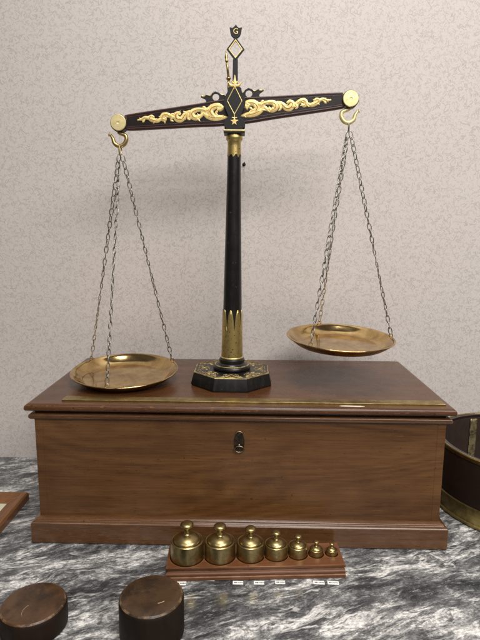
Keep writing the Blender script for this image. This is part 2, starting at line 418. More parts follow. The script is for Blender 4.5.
def tube(name, pts, rad, mat, parent=None, n=8, closed=False):
    v, f = tube_data(pts, rad, n, closed=closed)
    return from_data(name, v, f, mat, parent, True)

def filled(name, outlines, depth, mat, parent=None, bev=0.0003):
    """flat plate of the given thickness cut to outlines (holes too), standing in the XZ plane"""
    cu = bpy.data.curves.new(name, 'CURVE'); cu.dimensions = '2D'; cu.fill_mode = 'BOTH'
    cu.extrude = max(depth / 2 - bev, 1e-5); cu.bevel_depth = bev; cu.bevel_resolution = 1; cu.offset = -bev
    for pts in outlines:
        s = cu.splines.new('POLY'); s.points.add(len(pts) - 1); s.use_cyclic_u = True
        for q, p in zip(s.points, pts): q.co = (p[0], p[1], 0, 1)
    t = bpy.data.objects.new(name, cu); COL.objects.link(t)
    dg = bpy.context.evaluated_depsgraph_get()
    me = bpy.data.meshes.new_from_object(t.evaluated_get(dg))
    bpy.data.objects.remove(t); bpy.data.curves.remove(cu)
    me.transform(Matrix.Rotation(PI / 2, 4, 'X')); me.name = name
    return link(name, me, mat, parent)

def strokes(name, list_, scale, h, mat, parent, frame=None, seg=6):
    """raised half-round ribbons; list_ of [(u,v,w),...]; frame maps (u,v,height)->xyz"""
    if frame is None: frame = lambda u, v_, k: (u, -k, v_)
    v, f = [], []; prof = [(-1, 0), (-0.8, 0.62), (0, 1), (0.8, 0.62), (1, 0)]
    for si, st in enumerate(list_):
        P = spline([tuple(p) for p in st], seg); m = len(P); o0 = len(v); hh = h * (1 + 0.11 * (si % 4))
        for i in range(m):
            a = P[max(i - 1, 0)]; b = P[min(i + 1, m - 1)]
            tx, ty = b[0] - a[0], b[1] - a[1]; L = math.hypot(tx, ty) or 1
            nx, ny = -ty / L, tx / L; w = max(P[i][2], 0.12)
            for s, k in prof:
                v.append(frame((P[i][0] + nx * s * w) * scale, (P[i][1] + ny * s * w) * scale, k * hh))
        for i in range(m - 1):
            for j in range(4):
                q = o0 + i * 5 + j; f.append((q, q + 1, q + 6, q + 5))
        for e, base in ((-1, o0), (1, o0 + (m - 1) * 5)):
            i = 0 if e < 0 else m - 1
            a = P[max(i - 1, 0)]; b = P[min(i + 1, m - 1)]; tx, ty = b[0] - a[0], b[1] - a[1]; L = math.hypot(tx, ty) or 1
            w = max(P[i][2], 0.12); c = len(v)
            v.append(frame((P[i][0] + e * tx / L * w) * scale, (P[i][1] + e * ty / L * w) * scale, 0))
            for j in range(4): f.append((base + j, base + j + 1, c))
    return from_data(name, v, f, mat, parent, True)

def struct(o): o['kind'] = 'structure'; return o

# ------------------------------------------------------------------ setting
WALL_Y = 0.291
struct(box('wall', -1.6, 1.6, WALL_Y, WALL_Y + 0.1, -0.3, 1.9, M['wall']))
struct(box('marble_counter', -1.5, 1.5, -0.62, WALL_Y, -0.035, 0.0, M['marble']))

# ------------------------------------------------------------------ chest
LID = 0.215
def build_chest():
    t = empty('wooden_chest', (0, 0, 0), 'large walnut chest with moulded lid and plinth carrying the balance scale', 'chest')
    yb = 0.281
    # plinth
    loft_rect('plinth', [(-.3085 + a, .3085 - a, -.004 + a, yb - a * .3, z) for a, z in
              ((.001, .0006), (0, .0016), (0, .0315), (.0015, .0335), (.0048, .0350), (.0055, .0372), (.0085, .0385), (.0100, .0390))], M['wood_trim'], t, .0006)
    # boards of the body
    box('front_panel', -.2868, .2868, .0090, .0230, .0385, .1925, M['wood_front'], t, .0002)
    for s in (-1, 1):
        x0, x1 = sorted((s * .28685, s * .2985)); box('side_panel', x0, x1, .0089, yb - .004, .0385, .1925, M['wood_front'], t, .0003)
    box('back_panel', -.2868, .2868, yb - .018, yb - .006, .0385, .1925, M['wood_front'], t, .0005)
    # lid with a rounded nose and a bead below it
    lid = loft_rect('lid', [(-.310 + a, .310 - a, 0.000 + a, .284 - a * .3, z) for a, z in
              ((.0115, .1998), (.0115, .2042), (.0036, .2044), (.0012, .2055), (0, .2080), (.0004, .2108), (.0018, .2132), (.0042, .2146), (.0072, .2150))], M['wood_lid'], t, .0005)
    loft_rect('bead_moulding', [(-.310 + a, .310 - a, 0.000 + a, .284 - a * .3, z) for a, z in
              ((.0095, .1906), (.0066, .1910), (.0046, .1928), (.0040, .1952), (.0046, .1976), (.0066, .1993), (.0105, .1998))], M['wood_trim'], t, .0004)
    box('brass_strip', -.2600, .2990, .0165, .0345, .2146, .2174, M['brass_strip'], lid, .0004)
    # torn paper left on the lid
    rnd = random.Random(4); pts = []
    for i in range(18):
        a = 2 * PI * i / 18; rr = 1 + rnd.uniform(-.25, .2)
        pts.append((.1620 + .0145 * rr * math.cos(a) * (1.2 if abs(math.cos(a)) > .7 else 1), .0098 + .0023 * rr * math.sin(a)))
    v = [(x, y, .21505) for x, y in pts] + [(x, y, .2155) for x, y in pts]; n = len(pts)
    from_data('paper_scrap', v, [tuple(range(n))[::-1], tuple(range(n, 2 * n))] + [(i, (i + 1) % n, n + (i + 1) % n, n + i) for i in range(n)], M['scrap'], lid)
    # lock: oval plate, keyhole, drop ring
    oval = [((.0078) * math.cos(a), .159 + .0145 * math.sin(a)) for a in [2 * PI * i / 28 for i in range(28)]]
    esc = filled('lock_plate', [oval], .0018, M['lock_dark'], t, .0004); esc.location = (0.0005, .0086, 0)
    kh = [(.0021 * math.cos(a), .1672 + .0021 * math.sin(a)) for a in [math.radians(-60 + 300 * i / 14) for i in range(15)]] + [(-.0013, .1600), (.0013, .1600)]
    k = filled('keyhole', [kh], .0004, M['dark'], esc, 0); k.location = (0, -.0013, 0)
    v, f = tube_data([(.0056 * math.cos(a), -.0020, .1715 + .0042 * math.sin(a)) for a in [math.radians(8 + 164 * i / 12) for i in range(13)]], .0009, 6)
    o = from_data('lock_collar', v, f, M['lock'], esc, True)
    v, f = tube_data([(.0068 * math.cos(a), -.0028, .1490 + .0046 * math.sin(a)) for a in [2 * PI * i / 24 for i in range(24)]], .0010, 6, closed=True)
    from_data('drop_ring', v, f, M['lock'], esc, True)
    b = lathe('ring_stud', [(0, 0), (.0017, .0002), (.0019, .0012), (.0012, .0022), (0, .0026)], M['lock'], esc, 16)
    b.rotation_euler = (PI / 2, 0, 0); b.location = (0, -.0010, .1545)
    return t
build_chest()

# ------------------------------------------------------------------ balance scale
BX, BY = -0.0150, 0.133
def build_scale():
    t = empty('balance_scale', (BX, BY, LID), 'tall antique balance scale with black gilded column, tilted beam and two brass pans on chains', 'balance scale')
    lean = (0, 0.0064, 0)
    # --- octagonal foot
    def octa(a, z): R = a / math.cos(PI / 8); return (R, z)
    foot = lathe('foot', [(0, .0003), octa(.0650, .0003), octa(.0655, .0030), octa(.0612, .0200), octa(.0598, .0216), (0, .0216)], M['black'], t, 8, False, phase=PI / 8)
    bevel(foot, .0008)
    lathe('gilt_border', [octa(.0610, .0207), octa(.0606, .0220), octa(.0594, .0222), octa(.0590, .0212)], M['gilt_edge'], foot, 8, False, phase=PI / 8)
    sp = []
    for k in range(8):
        a0 = k * PI / 4 - PI / 2
        for j, st in enumerate(([(-13, 8, .6), (-8, 11, 1.2), (-3, 8, 1.4), (-5, 5, .8)], [(13, 8, .6), (8, 11, 1.2), (3, 8, 1.4), (5, 5, .8)],
                   [(-17, 11, .5), (-13, 13, 1.3), (-10, 12, .6)], [(17, 11, .5), (13, 13, 1.3), (10, 12, .6)], [(-2, 13, .5), (0, 10, 1.4), (0, 5, .9)],
                   [(-9, 5, .5), (-6, 3, 1.0), (-2, 4, .5)], [(9, 5, .5), (6, 3, 1.0), (2, 4, .5)],
                   [(-12, 3, .4), (-10, 1, 1.1), (-6, 0, .5)], [(12, 3, .4), (10, 1, 1.1), (6, 0, .5)], [(-20, 14.5, .5), (-16, 16.2, 1.0), (-9, 15.6, .5)], [(20, 14.5, .5), (16, 16.2, 1.0), (9, 15.6, .5)], [(-6, 14.5, .5), (0, 16.4, 1.1), (6, 14.5, .5)], [(-3, -2, .5), (0, 0, 1.2), (3, -2, .5)])):
            ca, sa = math.cos(a0 + PI / 2), math.sin(a0 + PI / 2)
            sp.append([(x * ca + (y + 39) * sa, x * sa - (y + 39) * ca, w) for x, y, w in st])
    strokes('gilt_ornament', sp, .001, .0005, M['gilt_old'], foot, lambda u, v, k: (u, v, .0216 + k), 4)
    # --- column
    ring = lathe('base_ring', [(.020, .0214), (.0290, .0216), (.0312, .0236), (.0316, .0266), (.0300, .0290), (.0262, .0300), (.0240, .0304), (.0222, .0322),
                  (.0206, .0330), (.0212, .0352), (.0210, .0385), (.0196, .0404), (.0170, .0404)], M['black'], t, 64)
    lathe('gilt_ring', [(.0268, .0298), (.0274, .0303), (.0281, .0301), (.0285, .0295)], M['gilt_edge'], ring, 64)
    zb, zt, rb, rt = .0400, .3930, .0172, .0098
    rad = lambda z: rb + (rt - rb) * ((z - zb) / (zt - zb)) ** 0.92
    lathe('column', [(0, zb)] + [(rad(zb + (zt - zb) * i / 20), zb + (zt - zb) * i / 20) for i in range(21)] + [(0, zt)], M['black'], t, 64)
    # petal sleeve round the column's foot
    v, f = [], []; N = 8 * 24; z0, zg, zp = .0412, .0840, .1220
    rows = 10
    for i in range(N):
        a = 2 * PI * i / N; ph = ((a / (2 * PI) * 8 - 0.31) % 1.0) - 0.5     # -0.5..0.5 across a petal
        q = min(1.0, abs(ph) * 2 * 1.02)
        ztop = zg + (zp - zg) * max(0.0, 1 - q ** 2.4) ** 0.75
        for j in range(rows + 1):
            z = z0 + (ztop - z0) * j / rows; r = rad(z) + .0007
            v.append((r * math.cos(a), r * math.sin(a), z))
        v.append(((rad(ztop) - .0002) * math.cos(a), (rad(ztop) - .0002) * math.sin(a), ztop + .0001))
    R2 = rows + 2
    for i in range(N):
        k = (i + 1) % N
        for j in range(R2 - 1): f.append((i * R2 + j, k * R2 + j, k * R2 + j + 1, i * R2 + j + 1))
    from_data('petal_sleeve', v, f, M['sleeve'], t, True)
    lathe('foot_band', [(rad(.041), .0404), (rad(.041) + .0012, .0406), (rad(.041) + .0015, .0418), (rad(.041) + .0010, .0430), (rad(.041), .0434)], M['gilt_line'], t, 64)
    # gilt collar under the beam, with a cut lower edge
    v, f = [], []; N = 120
    prof = [(.0103, .378), (.0104, .385), (.0112, .3862), (.0126, .3880), (.0129, .3905), (.0124, .3935), (.0116, .3945), (.0116, .3975)]
    for i in range(N):
        a = 2 * PI * i / N; cut = .0035 * abs(math.sin(a * 4 + 0.6)) + .0012 * math.sin(a * 9)
        v.append(((rad(.366) + .0005) * math.cos(a), (rad(.366) + .0005) * math.sin(a), .3615 + cut))
        for r, z in prof: v.append((r * math.cos(a), r * math.sin(a), z))
    R2 = len(prof) + 1
    for i in range(N):
        k = (i + 1) % N
        for j in range(R2 - 1): f.append((i * R2 + j, k * R2 + j, k * R2 + j + 1, i * R2 + j + 1))
    collar = from_data('gilt_collar', v, f, M['sleeve'], t, True)
    cap = box('cap_plate', -.0162, .0162, -.0135, .0135, .3958, .3985, M['black_iron'], t, .0006)
    box('gilt_edge', -.0166, .0166, -.0140, .0139, .3984, .4008, M['gilt_line'], cap, .0007)
    # --- fixed standard: two cheeks, upright with lozenge and crest
    U = .00150
    half = [(9.2, 1.0), (8.8, 3.2), (10.6, 4.6), (10.9, 8.8), (9.4, 10.4), (7.2, 11.6), (6.4, 14.5), (8.6, 19), (10.6, 24), (11, 28.5), (9.6, 33), (7.4, 37), (6.6, 41), (3, 43.5)]
    pl = [(x * U, z * U) for x, z in half] + [(-x * U, z * U) for x, z in reversed(half)]
    zc = .3998
    std = filled('cheek_plate', [[(x, z + zc) for x, z in pl]], .0034, M['black_iron'], t, .0005); std.location = (0, -.0098, 0)
    c2 = filled('cheek_plate', [[(x, z + zc) for x, z in pl]], .0034, M['black_iron'], t, .0005); c2.location = (0, .0098, 0)
    fr = lambda u, v_, k: (u, -.0018 - k, v_ + zc)
    dm = [(0, 42.5), (7.4, 28.5), (0, 15.5), (-7.4, 28.5), (0, 42.5)]
    strokes('gilt_lozenge', [[(a[0] + (b[0] - a[0]) * q, a[1] + (b[1] - a[1]) * q, .55) for q in (0, .5, 1)] for a, b in zip(dm[:-1], dm[1:])] +
            [[(0, 15.5, .5), (0, 12.5, .7)], [(-2.6, 12.6, .5), (0, 12.2, .6), (2.6, 12.6, .5)]], U, .0006, M['gilt_line'], std, fr)
    star = [((4.4 if i % 2 == 0 else 1.8) * math.sin(i * PI / 5) * U, (8.8 + (4.4 if i % 2 == 0 else 1.8) * math.cos(i * PI / 5)) * U + zc) for i in range(10)]
    s = filled('gilt_star', [star], .0010, M['gilt'], std, .0003); s.location = (0, -.0021, 0)
    strokes('gilt_fleur', [[(0, 41.5, 1.6), (0, 45, 2.2), (0, 49, 1.2), (0, 53, .3)], [(-1, 43, 1.3), (-4.2, 43.2, 1.3), (-6.0, 45.6, .7), (-8, 46, .3)],
                           [(1, 43, 1.3), (4.2, 43.2, 1.3), (6.0, 45.6, .7), (8, 46, .3)], [(-1.2, 45, .9), (-3.4, 47.4, .5)], [(1.2, 45, .9), (3.4, 47.4, .5)]], U, .0014, M['gilt'], std, fr)
    up = filled('upright', [[(-.0042, .455), (.0042, .455), (.0038, .505), (-.0038, .505)]], .0040, M['black_iron'], t, .0005); up.location = (.0003, .0, 0)
    zl = .5190
    o_ = [(0, 11.6), (9.0, 0), (0, -11.0), (-9.0, 0)]; i_ = [(0, 8.4), (6.6, 0), (0, -8.0), (-6.6, 0)]
    loz = filled('lozenge_frame', [[(x * U, z * U + zl) for x, z in o_], [(x * U, z * U + zl) for x, z in i_]], .0040, M['black_iron'], t, .0004); loz.location = (.0003, 0, 0)
    i2 = [(x * .93, z * .93) for x, z in i_]
    i_b = [(x * 1.10, z * 1.09) for x, z in i_]
    gl = filled('gilt_lining', [[(x * U, z * U + zl) for x, z in i_b], [(x * U, z * U + zl) for x, z in i2]], .0048, M['gilt_line'], loz, .0002)
    cr = [(-2.0, 10.6), (2.0, 10.6), (4.4, 12.8), (5.4, 15.6), (6.2, 20.6), (3.4, 20.0), (1.8, 21.0), (0, 23.2), (-1.8, 21.0), (-3.4, 20.0), (-6.2, 20.6), (-5.4, 15.6), (-4.4, 12.8)]
    crest = filled('crest', [[(x * U, z * U + zl) for x, z in cr]], .0042, M['black_iron'], t, .0006); crest.location = (.0003, 0, 0)
    fc = bpy.data.curves.new('letter', 'FONT'); fc.body = 'G'; fc.size = .0108; fc.align_x = 'CENTER'; fc.align_y = 'CENTER'; fc.extrude = .0004; fc.offset = .0000
    tmp = bpy.data.objects.new('letter', fc); COL.objects.link(tmp)
    me = bpy.data.meshes.new_from_object(tmp.evaluated_get(bpy.context.evaluated_depsgraph_get())); bpy.data.objects.remove(tmp)
    me.transform(Matrix.Translation((0, -.0027, zl + 16.4 * U)) @ Matrix.Rotation(PI / 2, 4, 'X'))
    link('gilt_letter', me, M['gilt_line'], crest)
    for ch in t.children: ch.rotation_euler = lean
    # --- beam (tilts about its pivot)
    beam_c = Vector((-.0135 - BX, 0.0, .6443 - LID)); tilt = -math.radians(5.76)
    def poly_beam():
        out = []
        top = [(-.168, .0088), (-.150, .0103), (-.060, .0143), (-.028, .0163), (0, .0168), (.028, .0163), (.060, .0143), (.150, .0103), (.168, .0088)]
        return top + [(x, -z) for x, z in reversed(top)]
    beam = filled('beam', [poly_beam()], .0110, M['beam'], t, .0010)
    beam.location = beam_c; beam.rotation_euler = (0, tilt, 0)
    for s in (1, -1):
        pts = [(x, 0, s * (z + .0002)) for x, z in poly_beam()[:9]]
        v, f = tube_data(spline(pts, 4), .0024, 10)
        v = [(x, y * 2.6, z * 1.0) for x, y, z in v]
        from_data('edge_moulding', v, f, M['beam_edge'], beam, True)
        lp = [(x * .985, z * .70) for x, z in poly_beam()[:9]]
        strokes('red_lining', [[(x / .0015, s * (z + .0005) / .0015, .32) for x, z in lp[:4]], [(x / .0015, s * (z + .0005) / .0015, .32) for x, z in lp[5:]]], .0015, .0002, M['beam_edge'], beam, lambda u, v_, k: (u, -.0056 - k, v_))
    R_ = [[(6, -5.4, .4), (12, -5.0, 1.5), (19, -4.6, 2.1), (26, -2.6, 1.9), (31, 1.4, .9)],
          [(11, 4.7, 1.2), (15, 6.6, 1.8), (21, 5.6, 2.3), (24, 1.8, 2.5), (22, -2.2, 1.9), (16, -4.4, .8)],
          [(11, 4.7, 1.6), (14, 2.9, 1.4), (16, 4.0, .6)],
          [(25, 4.4, 1.3), (29, 3.6, 1.7), (33, 4.6, 1.3), (38, 4.6, 1.7), (42, 2.6, 2.1), (42, -1.0, 2.1), (38, -2.9, 1.7), (35.5, -.8, 1.0)],
          [(44, 3.4, 1.5), (49, 1.6, 1.7), (53, -2.4, 1.9), (57, -2.3, 2.1), (59.5, 1.2, 1.9), (57, 3.5, 1.3), (54, 2.9, .7)],
          [(60, -.2, 1.1), (64, 1.2, 1.5), (68, 3.3, 1.5), (71.5, 3.0, 1.7), (73, 0, 1.5), (70.5, -1.6, 1.3), (69, .2, .7)],
          [(74, 0, 1.0), (78, -1.8, 1.4), (83, -.4, 1.6), (86, 1.9, 1.3), (83.5, 3.2, 1.0), (81, 2.2, .6)],
          [(86, 1.5, 1.0), (90, 2.6, 1.1), (94, 1.2, .9), (98, 1.0, .4)], [(90.5, 1.6, .7), (92.5, -1.0, .9)],
          [(30, 2, 1.0), (33, -1, 1.2), (36, -4.2, .5)], [(46, 2.0, .8), (47, -2.2, .9), (45, -4.0, .4)], [(62, 1, .8), (64, -2.4, .8), (62, -3.8, .4)], [(27, 1, .9), (29, 6.2, .8), (31, 7.0, .3)], [(17, 1.5, .9), (18.5, -.8, .7), (16.5, -2.2, .4)]]
    for s in (1, -1):
        st = [[(s * u, v_, w * 1.42) for u, v_, w in q] for q in R_]
        rl = random.Random(5); leaf = []
        for q in st[:8]:
            P = spline(q, 3)
            for i in range(2, len(P) - 1, 2):
                tx, ty = P[i + 1][0] - P[i - 1][0], P[i + 1][1] - P[i - 1][1]; L = math.hypot(tx, ty) or 1; tx /= L; ty /= L
                sd = -1 if (i // 2) % 2 else 1; w = P[i][2]; ln = w * rl.uniform(1.3, 1.8)
                ex, ey = P[i][0] + (tx * .7 - ty * sd) * ln, P[i][1] + (ty * .7 + tx * sd) * ln
                lim = (10.2 - .050 * abs(ex)) * .80
                if abs(ey) < lim and abs(ex) > 8: leaf.append([(P[i][0], P[i][1], w * .55), ((P[i][0] + ex) / 2 + tx * .3, (P[i][1] + ey) / 2 + ty * .3, w * .45), (ex, ey, .15)])
        st += leaf
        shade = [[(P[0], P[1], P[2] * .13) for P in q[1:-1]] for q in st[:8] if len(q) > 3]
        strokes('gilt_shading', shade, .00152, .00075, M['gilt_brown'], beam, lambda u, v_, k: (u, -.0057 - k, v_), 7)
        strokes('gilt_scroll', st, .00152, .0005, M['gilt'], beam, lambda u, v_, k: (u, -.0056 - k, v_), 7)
        # fretted wing on the beam's top, with a round hole
        wg = [(7, 9.6), (7, 16), (9, 18.2), (11.5, 17.4), (13.4, 20.0), (17, 21.6), (20.6, 20.0), (22, 17.6), (24.5, 18.6), (27.5, 19.4), (29.6, 18.2), (31.4, 19.8), (32.4, 17.4), (30.2, 16.2), (28.2, 15.2), (27.2, 13.0), (28.6, 11.2), (31.5, 10.2), (31.5, 9.6)]
        hole = [(17 + 3.5 * math.cos(2 * PI * i / 20), 16.0 + 3.5 * math.sin(2 * PI * i / 20)) for i in range(20)]
        w_ = filled('fret_wing', [[(s * x * .0015, z * .0015) for x, z in wg], [(s * x * .0015, z * .0015) for x, z in hole]], .0034, M['black_iron'], beam, .0004)
        strokes('gilt_tip', [[(s * 27.5, 18.4, .3), (s * 30, 17.8, .8), (s * 31.6, 18.8, .5)], [(s * 8.2, 17.2, .4), (s * 10.5, 17.5, .6), (s * 12.2, 18.5, .3)], [(s * 21.2, 19.2, .3), (s * 22.6, 18.0, .7), (s * 25, 18.6, .3)]], .0015, .0006, M['gilt_line'], w_, lambda u, v_, k: (u, -.0018 - k, v_))
        # end boss
        b = lathe('end_boss', [(0, -.0088), (.0118, -.0088), (.0130, -.0076), (.0130, .0066), (.0120, .0078), (0, .0078)], M['black_iron'], beam, 48)
        b.rotation_euler = (PI / 2, 0, 0); b.location = (s * .1785, 0, 0)
        d = lathe('boss_face', [(.0120, .0077), (.0121, .0088), (.0112, .0097), (.0022, .0099), (.0016, .0093), (0, .0092)], M['brass_boss'], b, 48)
        n_ = filled('beam_neck', [[(s * .1655, .0088), (s * .1720, .0078), (s * .1720, -.0078), (s * .1655, -.0088)]], .0124, M['beam_edge'], beam, .0008)
    # pointer fixed to the beam
    v, f = tube_data([(-.0040, -.0062, .026), (-.0042, -.0062, .033), (-.0036, -.0062, .040), (-.0034, -.0062, .046)], [.0021, .0028, .0019, .0021], 10)
    tube_data([(-.0034, -.0062, .046), (-.0034, -.0062, .0475), (-.0034, -.0062, .0485)], [.0034, .0036, .0032], 10, v, f)
    tube_data([(-.0034, -.0062, .048), (-.0036, -.0062, .064), (-.0038, -.0062, .0715)], [.0020, .0016, .0017], 10, v, f)
    tube_data([(-.0038, -.0062, .0715), (-.0038, -.0062, .0725), (-.0038, -.0062, .0745), (-.0038, -.0062, .0775), (-.0038, -.0062, .0790), (-.0038, -.0062, .0870)], [.0026, .0028, .0019, .0026, .0024, .0004], 10, v, f)
    from_data('pointer', v, f, M['brass_hook'], beam, True)
    # --- pans
    Ry = Matrix.Rotation(tilt, 3, 'Y')
    for s, c, sl, angs in ((-1, (-.1936, .130, .2338), (-.0016, .0745), (146, 265, 33)), (1, (.1634, .130, .2936), (-.024, .0645), (106, 229, 5))):
        c = Vector(c) - Vector((BX, BY, LID))
        prof = [(0, -.0133), (.030, -.0134), (.060, -.0133), (.0660, -.0131), (.0700, -.0118), (.0735, -.0095), (.0775, -.0064), (.0815, -.0029), (.0848, .0000), (.0862, .0007), (.0878, .0005), (.0883, -.0002),
                (.0880, -.0012), (.0864, -.0018), (.0836, -.0044), (.0790, -.0080), (.0748, -.0110), (.0708, -.0132), (.0662, -.0145), (.060, -.0149), (.030, -.0150), (0, -.0149)]
        pan = lathe('weighing_pan', prof, M['brass_pan'], t, 96, sharp=60)
        nrm = Vector((-sl[0], -sl[1], 1)).normalized()
        xa = (Vector((1, 0, sl[0]))).normalized(); ya = nrm.cross(xa)
        rot = Matrix((xa, ya, nrm)).transposed()
        pan.matrix_basis = Matrix.Translation(c) @ rot.to_4x4()
        inv = pan.matrix_basis.inverted()
        def ploc(p): return inv @ p
        bz = beam_c + Ry @ Vector((s * .1785, 0, 0))
        e = -s
        hk = [(0, -.0110), (e * .0050 * .6, -.0128), (e * .0125, -.0165), (e * .0138, -.0240), (e * .0085, -.0315), (0, -.0335), (-e * .0075, -.0290), (-e * .0100, -.0215), (-e * .0135, -.0160), (-e * .0168, -.0148)]
        hp = [bz + Vector((x * .88 - .0022 * (s < 0), -.0012, -.0335 + (z + .0335) * .92)) for x, z in hk]
        sp_ = spline([tuple(ploc(p)) for p in hp], 6); m = len(sp_)
        rr = [.0025 + .0009 * math.sin(PI * min(1, i / m * 1.1)) - (.0011 * max(0, (i / m - .72) / .28)) + (.0016 if i > m - 4 else 0) for i in range(m)]
        tube('hook', sp_, rr, M['brass_hook'] if s < 0 else M['brass_boss'], pan, 12)
        rc = bz + Vector((0, -.0012, -.0400))
        tube('suspension_ring', [tuple(ploc(rc + Vector((.0010 * math.cos(a), .0036 * math.cos(a), .0078 * math.sin(a))))) for a in [2 * PI * i / 24 for i in range(24)]], .0011, M['brass_hook'] if s < 0 else M['steel'], pan, 8, closed=True)
        top = bz + Vector((0, -.0012, -.0470))
        for ai, ad in enumerate(angs):
            a = math.radians(ad); pr = Vector((.0862 * math.cos(a), .0862 * math.sin(a), -.0002)); end = c + rot @ pr
            tt = top + Vector((math.cos(a), math.sin(a), 0)) * .0028
            d = end - tt; L = d.length - .006; dn = d.normalized(); N = int(round(L / .0104)); pitch = L / N
            v, f = [], []
            rnd = random.Random(int(ad)); tw0 = rnd.uniform(-.5, .5); tw = rnd.uniform(.03, .09)
            ox = dn.cross(Vector((0, 1, 0))).normalized(); oy = dn.cross(ox)
            for i in range(N):
                cc = tt + dn * (pitch * (i + .5)); ang = tw0 + i * tw + (.45 if i % 2 else -.45) + rnd.uniform(-.25, .25)
                sx = ox * math.cos(ang) + oy * math.sin(ang)
                pts = []
                for q in range(12):
                    b = 2 * PI * q / 12; cl, sw = math.cos(b), math.sin(b)
                    pts.append(ploc(cc + dn * (.0067 * cl) + sx * (.0029 * sw)))
                tube_data(pts, .00078, 6, v, f, closed=True)
            from_data('chain', v, f, M['steel'], pan, True)
            pts = [ploc(end + dn * (.0040 * math.cos(b) - .0030) + ox * .0026 * math.sin(b)) for b in [2 * PI * q / 14 for q in range(14)]]
            tube('rim_ring', pts, .0008, M['brass_hook'], pan, 6, closed=True)
    return t
build_scale()

# ------------------------------------------------------------------ weights and their rack
RACK_C, RACK_R = Vector((.0245, -.0512, 0)), math.radians(3.43)
WTS = [(-.0691, -.0562, .0226), (-.0241, -.0535, .0210), (.0180, -.0512, .0189), (.0535, -.0491, .0160), (.0838, -.0473, .0132), (.1094, -.0455, .0100), (.1314, -.0440, .0082)]
SINK = [.0025, .0025, .0025, .0025, .0025, .0045, .0045]
def build_rack():
    t = empty('weight_rack', RACK_C, 'moulded reddish wooden rack holding seven brass weights in a row', 'weight rack')
    t.rotation_euler = (0, 0, RACK_R)
    hx, hy = .1215, .0262
    loft_rect('board', [(-hx + a, hx - a, -hy + a, hy - a, z) for a, z in ((.0004, 0.0004), (0, .0010), (0, .0052), (.0014, .0058), (.0012, .0066), (.0002, .0082), (.0002, .0098), (.0012, .0114), (.0030, .0124), (.0030, .0140))], M['wood_rack'], t, .0003)
    Ri = Matrix.Rotation(-RACK_R, 3, 'Z'); e = .0008
    outl = [[(-hx + e, -hy + e), (hx - e, -hy + e), (hx - e, hy - e), (-hx + e, hy - e)]]
    for x, y, r in WTS:
        p = Ri @ (Vector((x, y, 0)) - RACK_C); R = r + .0009
        outl.append([(p.x + R * math.cos(2 * PI * i / 48), p.y + R * math.sin(2 * PI * i / 48)) for i in range(48)])
    top = filled('top_board', outl, .0040, M['wood_rack'], t, .0007)
    top.data.transform(Matrix.Translation((0, 0, .0173)) @ Matrix.Rotation(-PI / 2, 4, 'X'))
    return t
build_rack()

WL = ['largest brass weight with knob, first at the left end of the rack', 'second largest knobbed brass weight, beside the largest one', 'third largest knobbed brass weight, left of the middle weight',
      'middle brass weight of the seven on the wooden rack', 'small knobbed brass weight, third from the right end of the rack', 'tiny brass weight, second smallest on the wooden rack', 'smallest brass weight, at the right end of the rack']
def build_weights():
    body0 = knob0 = None
    for i, ((x, y, r), sk) in enumerate(zip(WTS, SINK)):
        t = empty('brass_weight', (x, y, .0200 - sk + .0001), WL[i], 'weight', 'brass weights on the rack')
        t.rotation_euler = (0, 0, random.uniform(0, 6)); t.scale = (r, r, r * random.uniform(.985, 1.015))
        if i == 0:
            body0 = lathe('body', [(0, 0), (.965, 0), (1.0, .03), (1.0, 1.10), (.985, 1.17), (.94, 1.20), (.875, 1.19), (.855, 1.14), (.845, 1.10), (.5, 1.10), (0, 1.10)], M['brass_weight'], t, 72, sharp=38)
            knob0 = lathe('knob', [(.835, 1.101), (.835, 1.20), (.815, 1.26), (.76, 1.33), (.66, 1.41), (.52, 1.48), (.36, 1.53), (.25, 1.56), (.19, 1.61), (.165, 1.70), (.165, 1.86), (.20, 1.96), (.29, 2.03), (.375, 2.09), (.405, 2.15), (.400, 2.21), (.365, 2.26), (.28, 2.30), (.15, 2.32), (0, 2.325)], M['brass_weight'], t, 56, sharp=60)
        else:
            for o in (body0, knob0):
                cpy = o.copy(); COL.objects.link(cpy); cpy.parent = t
build_weights()

# ------------------------------------------------------------------ paper labels on the counter
LB = [(-.0745, -.0872, .0150, 2, 'small white paper label half hidden behind the tall dark wooden block'), (-.0372, -.0775, .0150, -1, 'white paper label tucked almost out of sight under the rack edge'),
      (.0017, -.0838, .0138, 0, 'small white paper label on marble in front of the third weight'), (.0297, -.0832, .0138, 0, 'small white paper label on marble below the gap between third and fourth weights'),
      (.0578, -.0815, .0132, 1, 'small white paper label on marble in front of the middle weight'), (.1095, -.0806, .0150, -2, 'white paper label on marble, left one of the pair at the rack end'), (.1285, -.0806, .0150, -3, 'white paper label on marble, right one of the pair at the rack end')]
for i, (x, y, w, rz, lab) in enumerate(LB):
    o = box('paper_label', -w / 2, w / 2, -.0034, .0034, .0002, .0006, M['paper'])
    o.location = (x, y, 0); o.rotation_euler = (0, 0, math.radians(rz)); o['label'] = lab; o['category'] = 'paper label'; o['group'] = 'paper labels before the rack'
    v, f = [], []; rnd = random.Random(i + 20); px = -w * .36
    for q in range(6):
        cw = rnd.uniform(.0010, .0019)
        if q == 2: px += .0009
        zz = .00065; h = .0011 if q < 2 else rnd.uniform(.0006, .0010)
        o0 = len(v); v += [(px, -h, zz), (px + cw, -h, zz), (px + cw, h, zz), (px, h, zz)]; f.append((o0, o0 + 1, o0 + 2, o0 + 3)); px += cw + .0004
    from_data('lettering', v, f, M['print'], o)

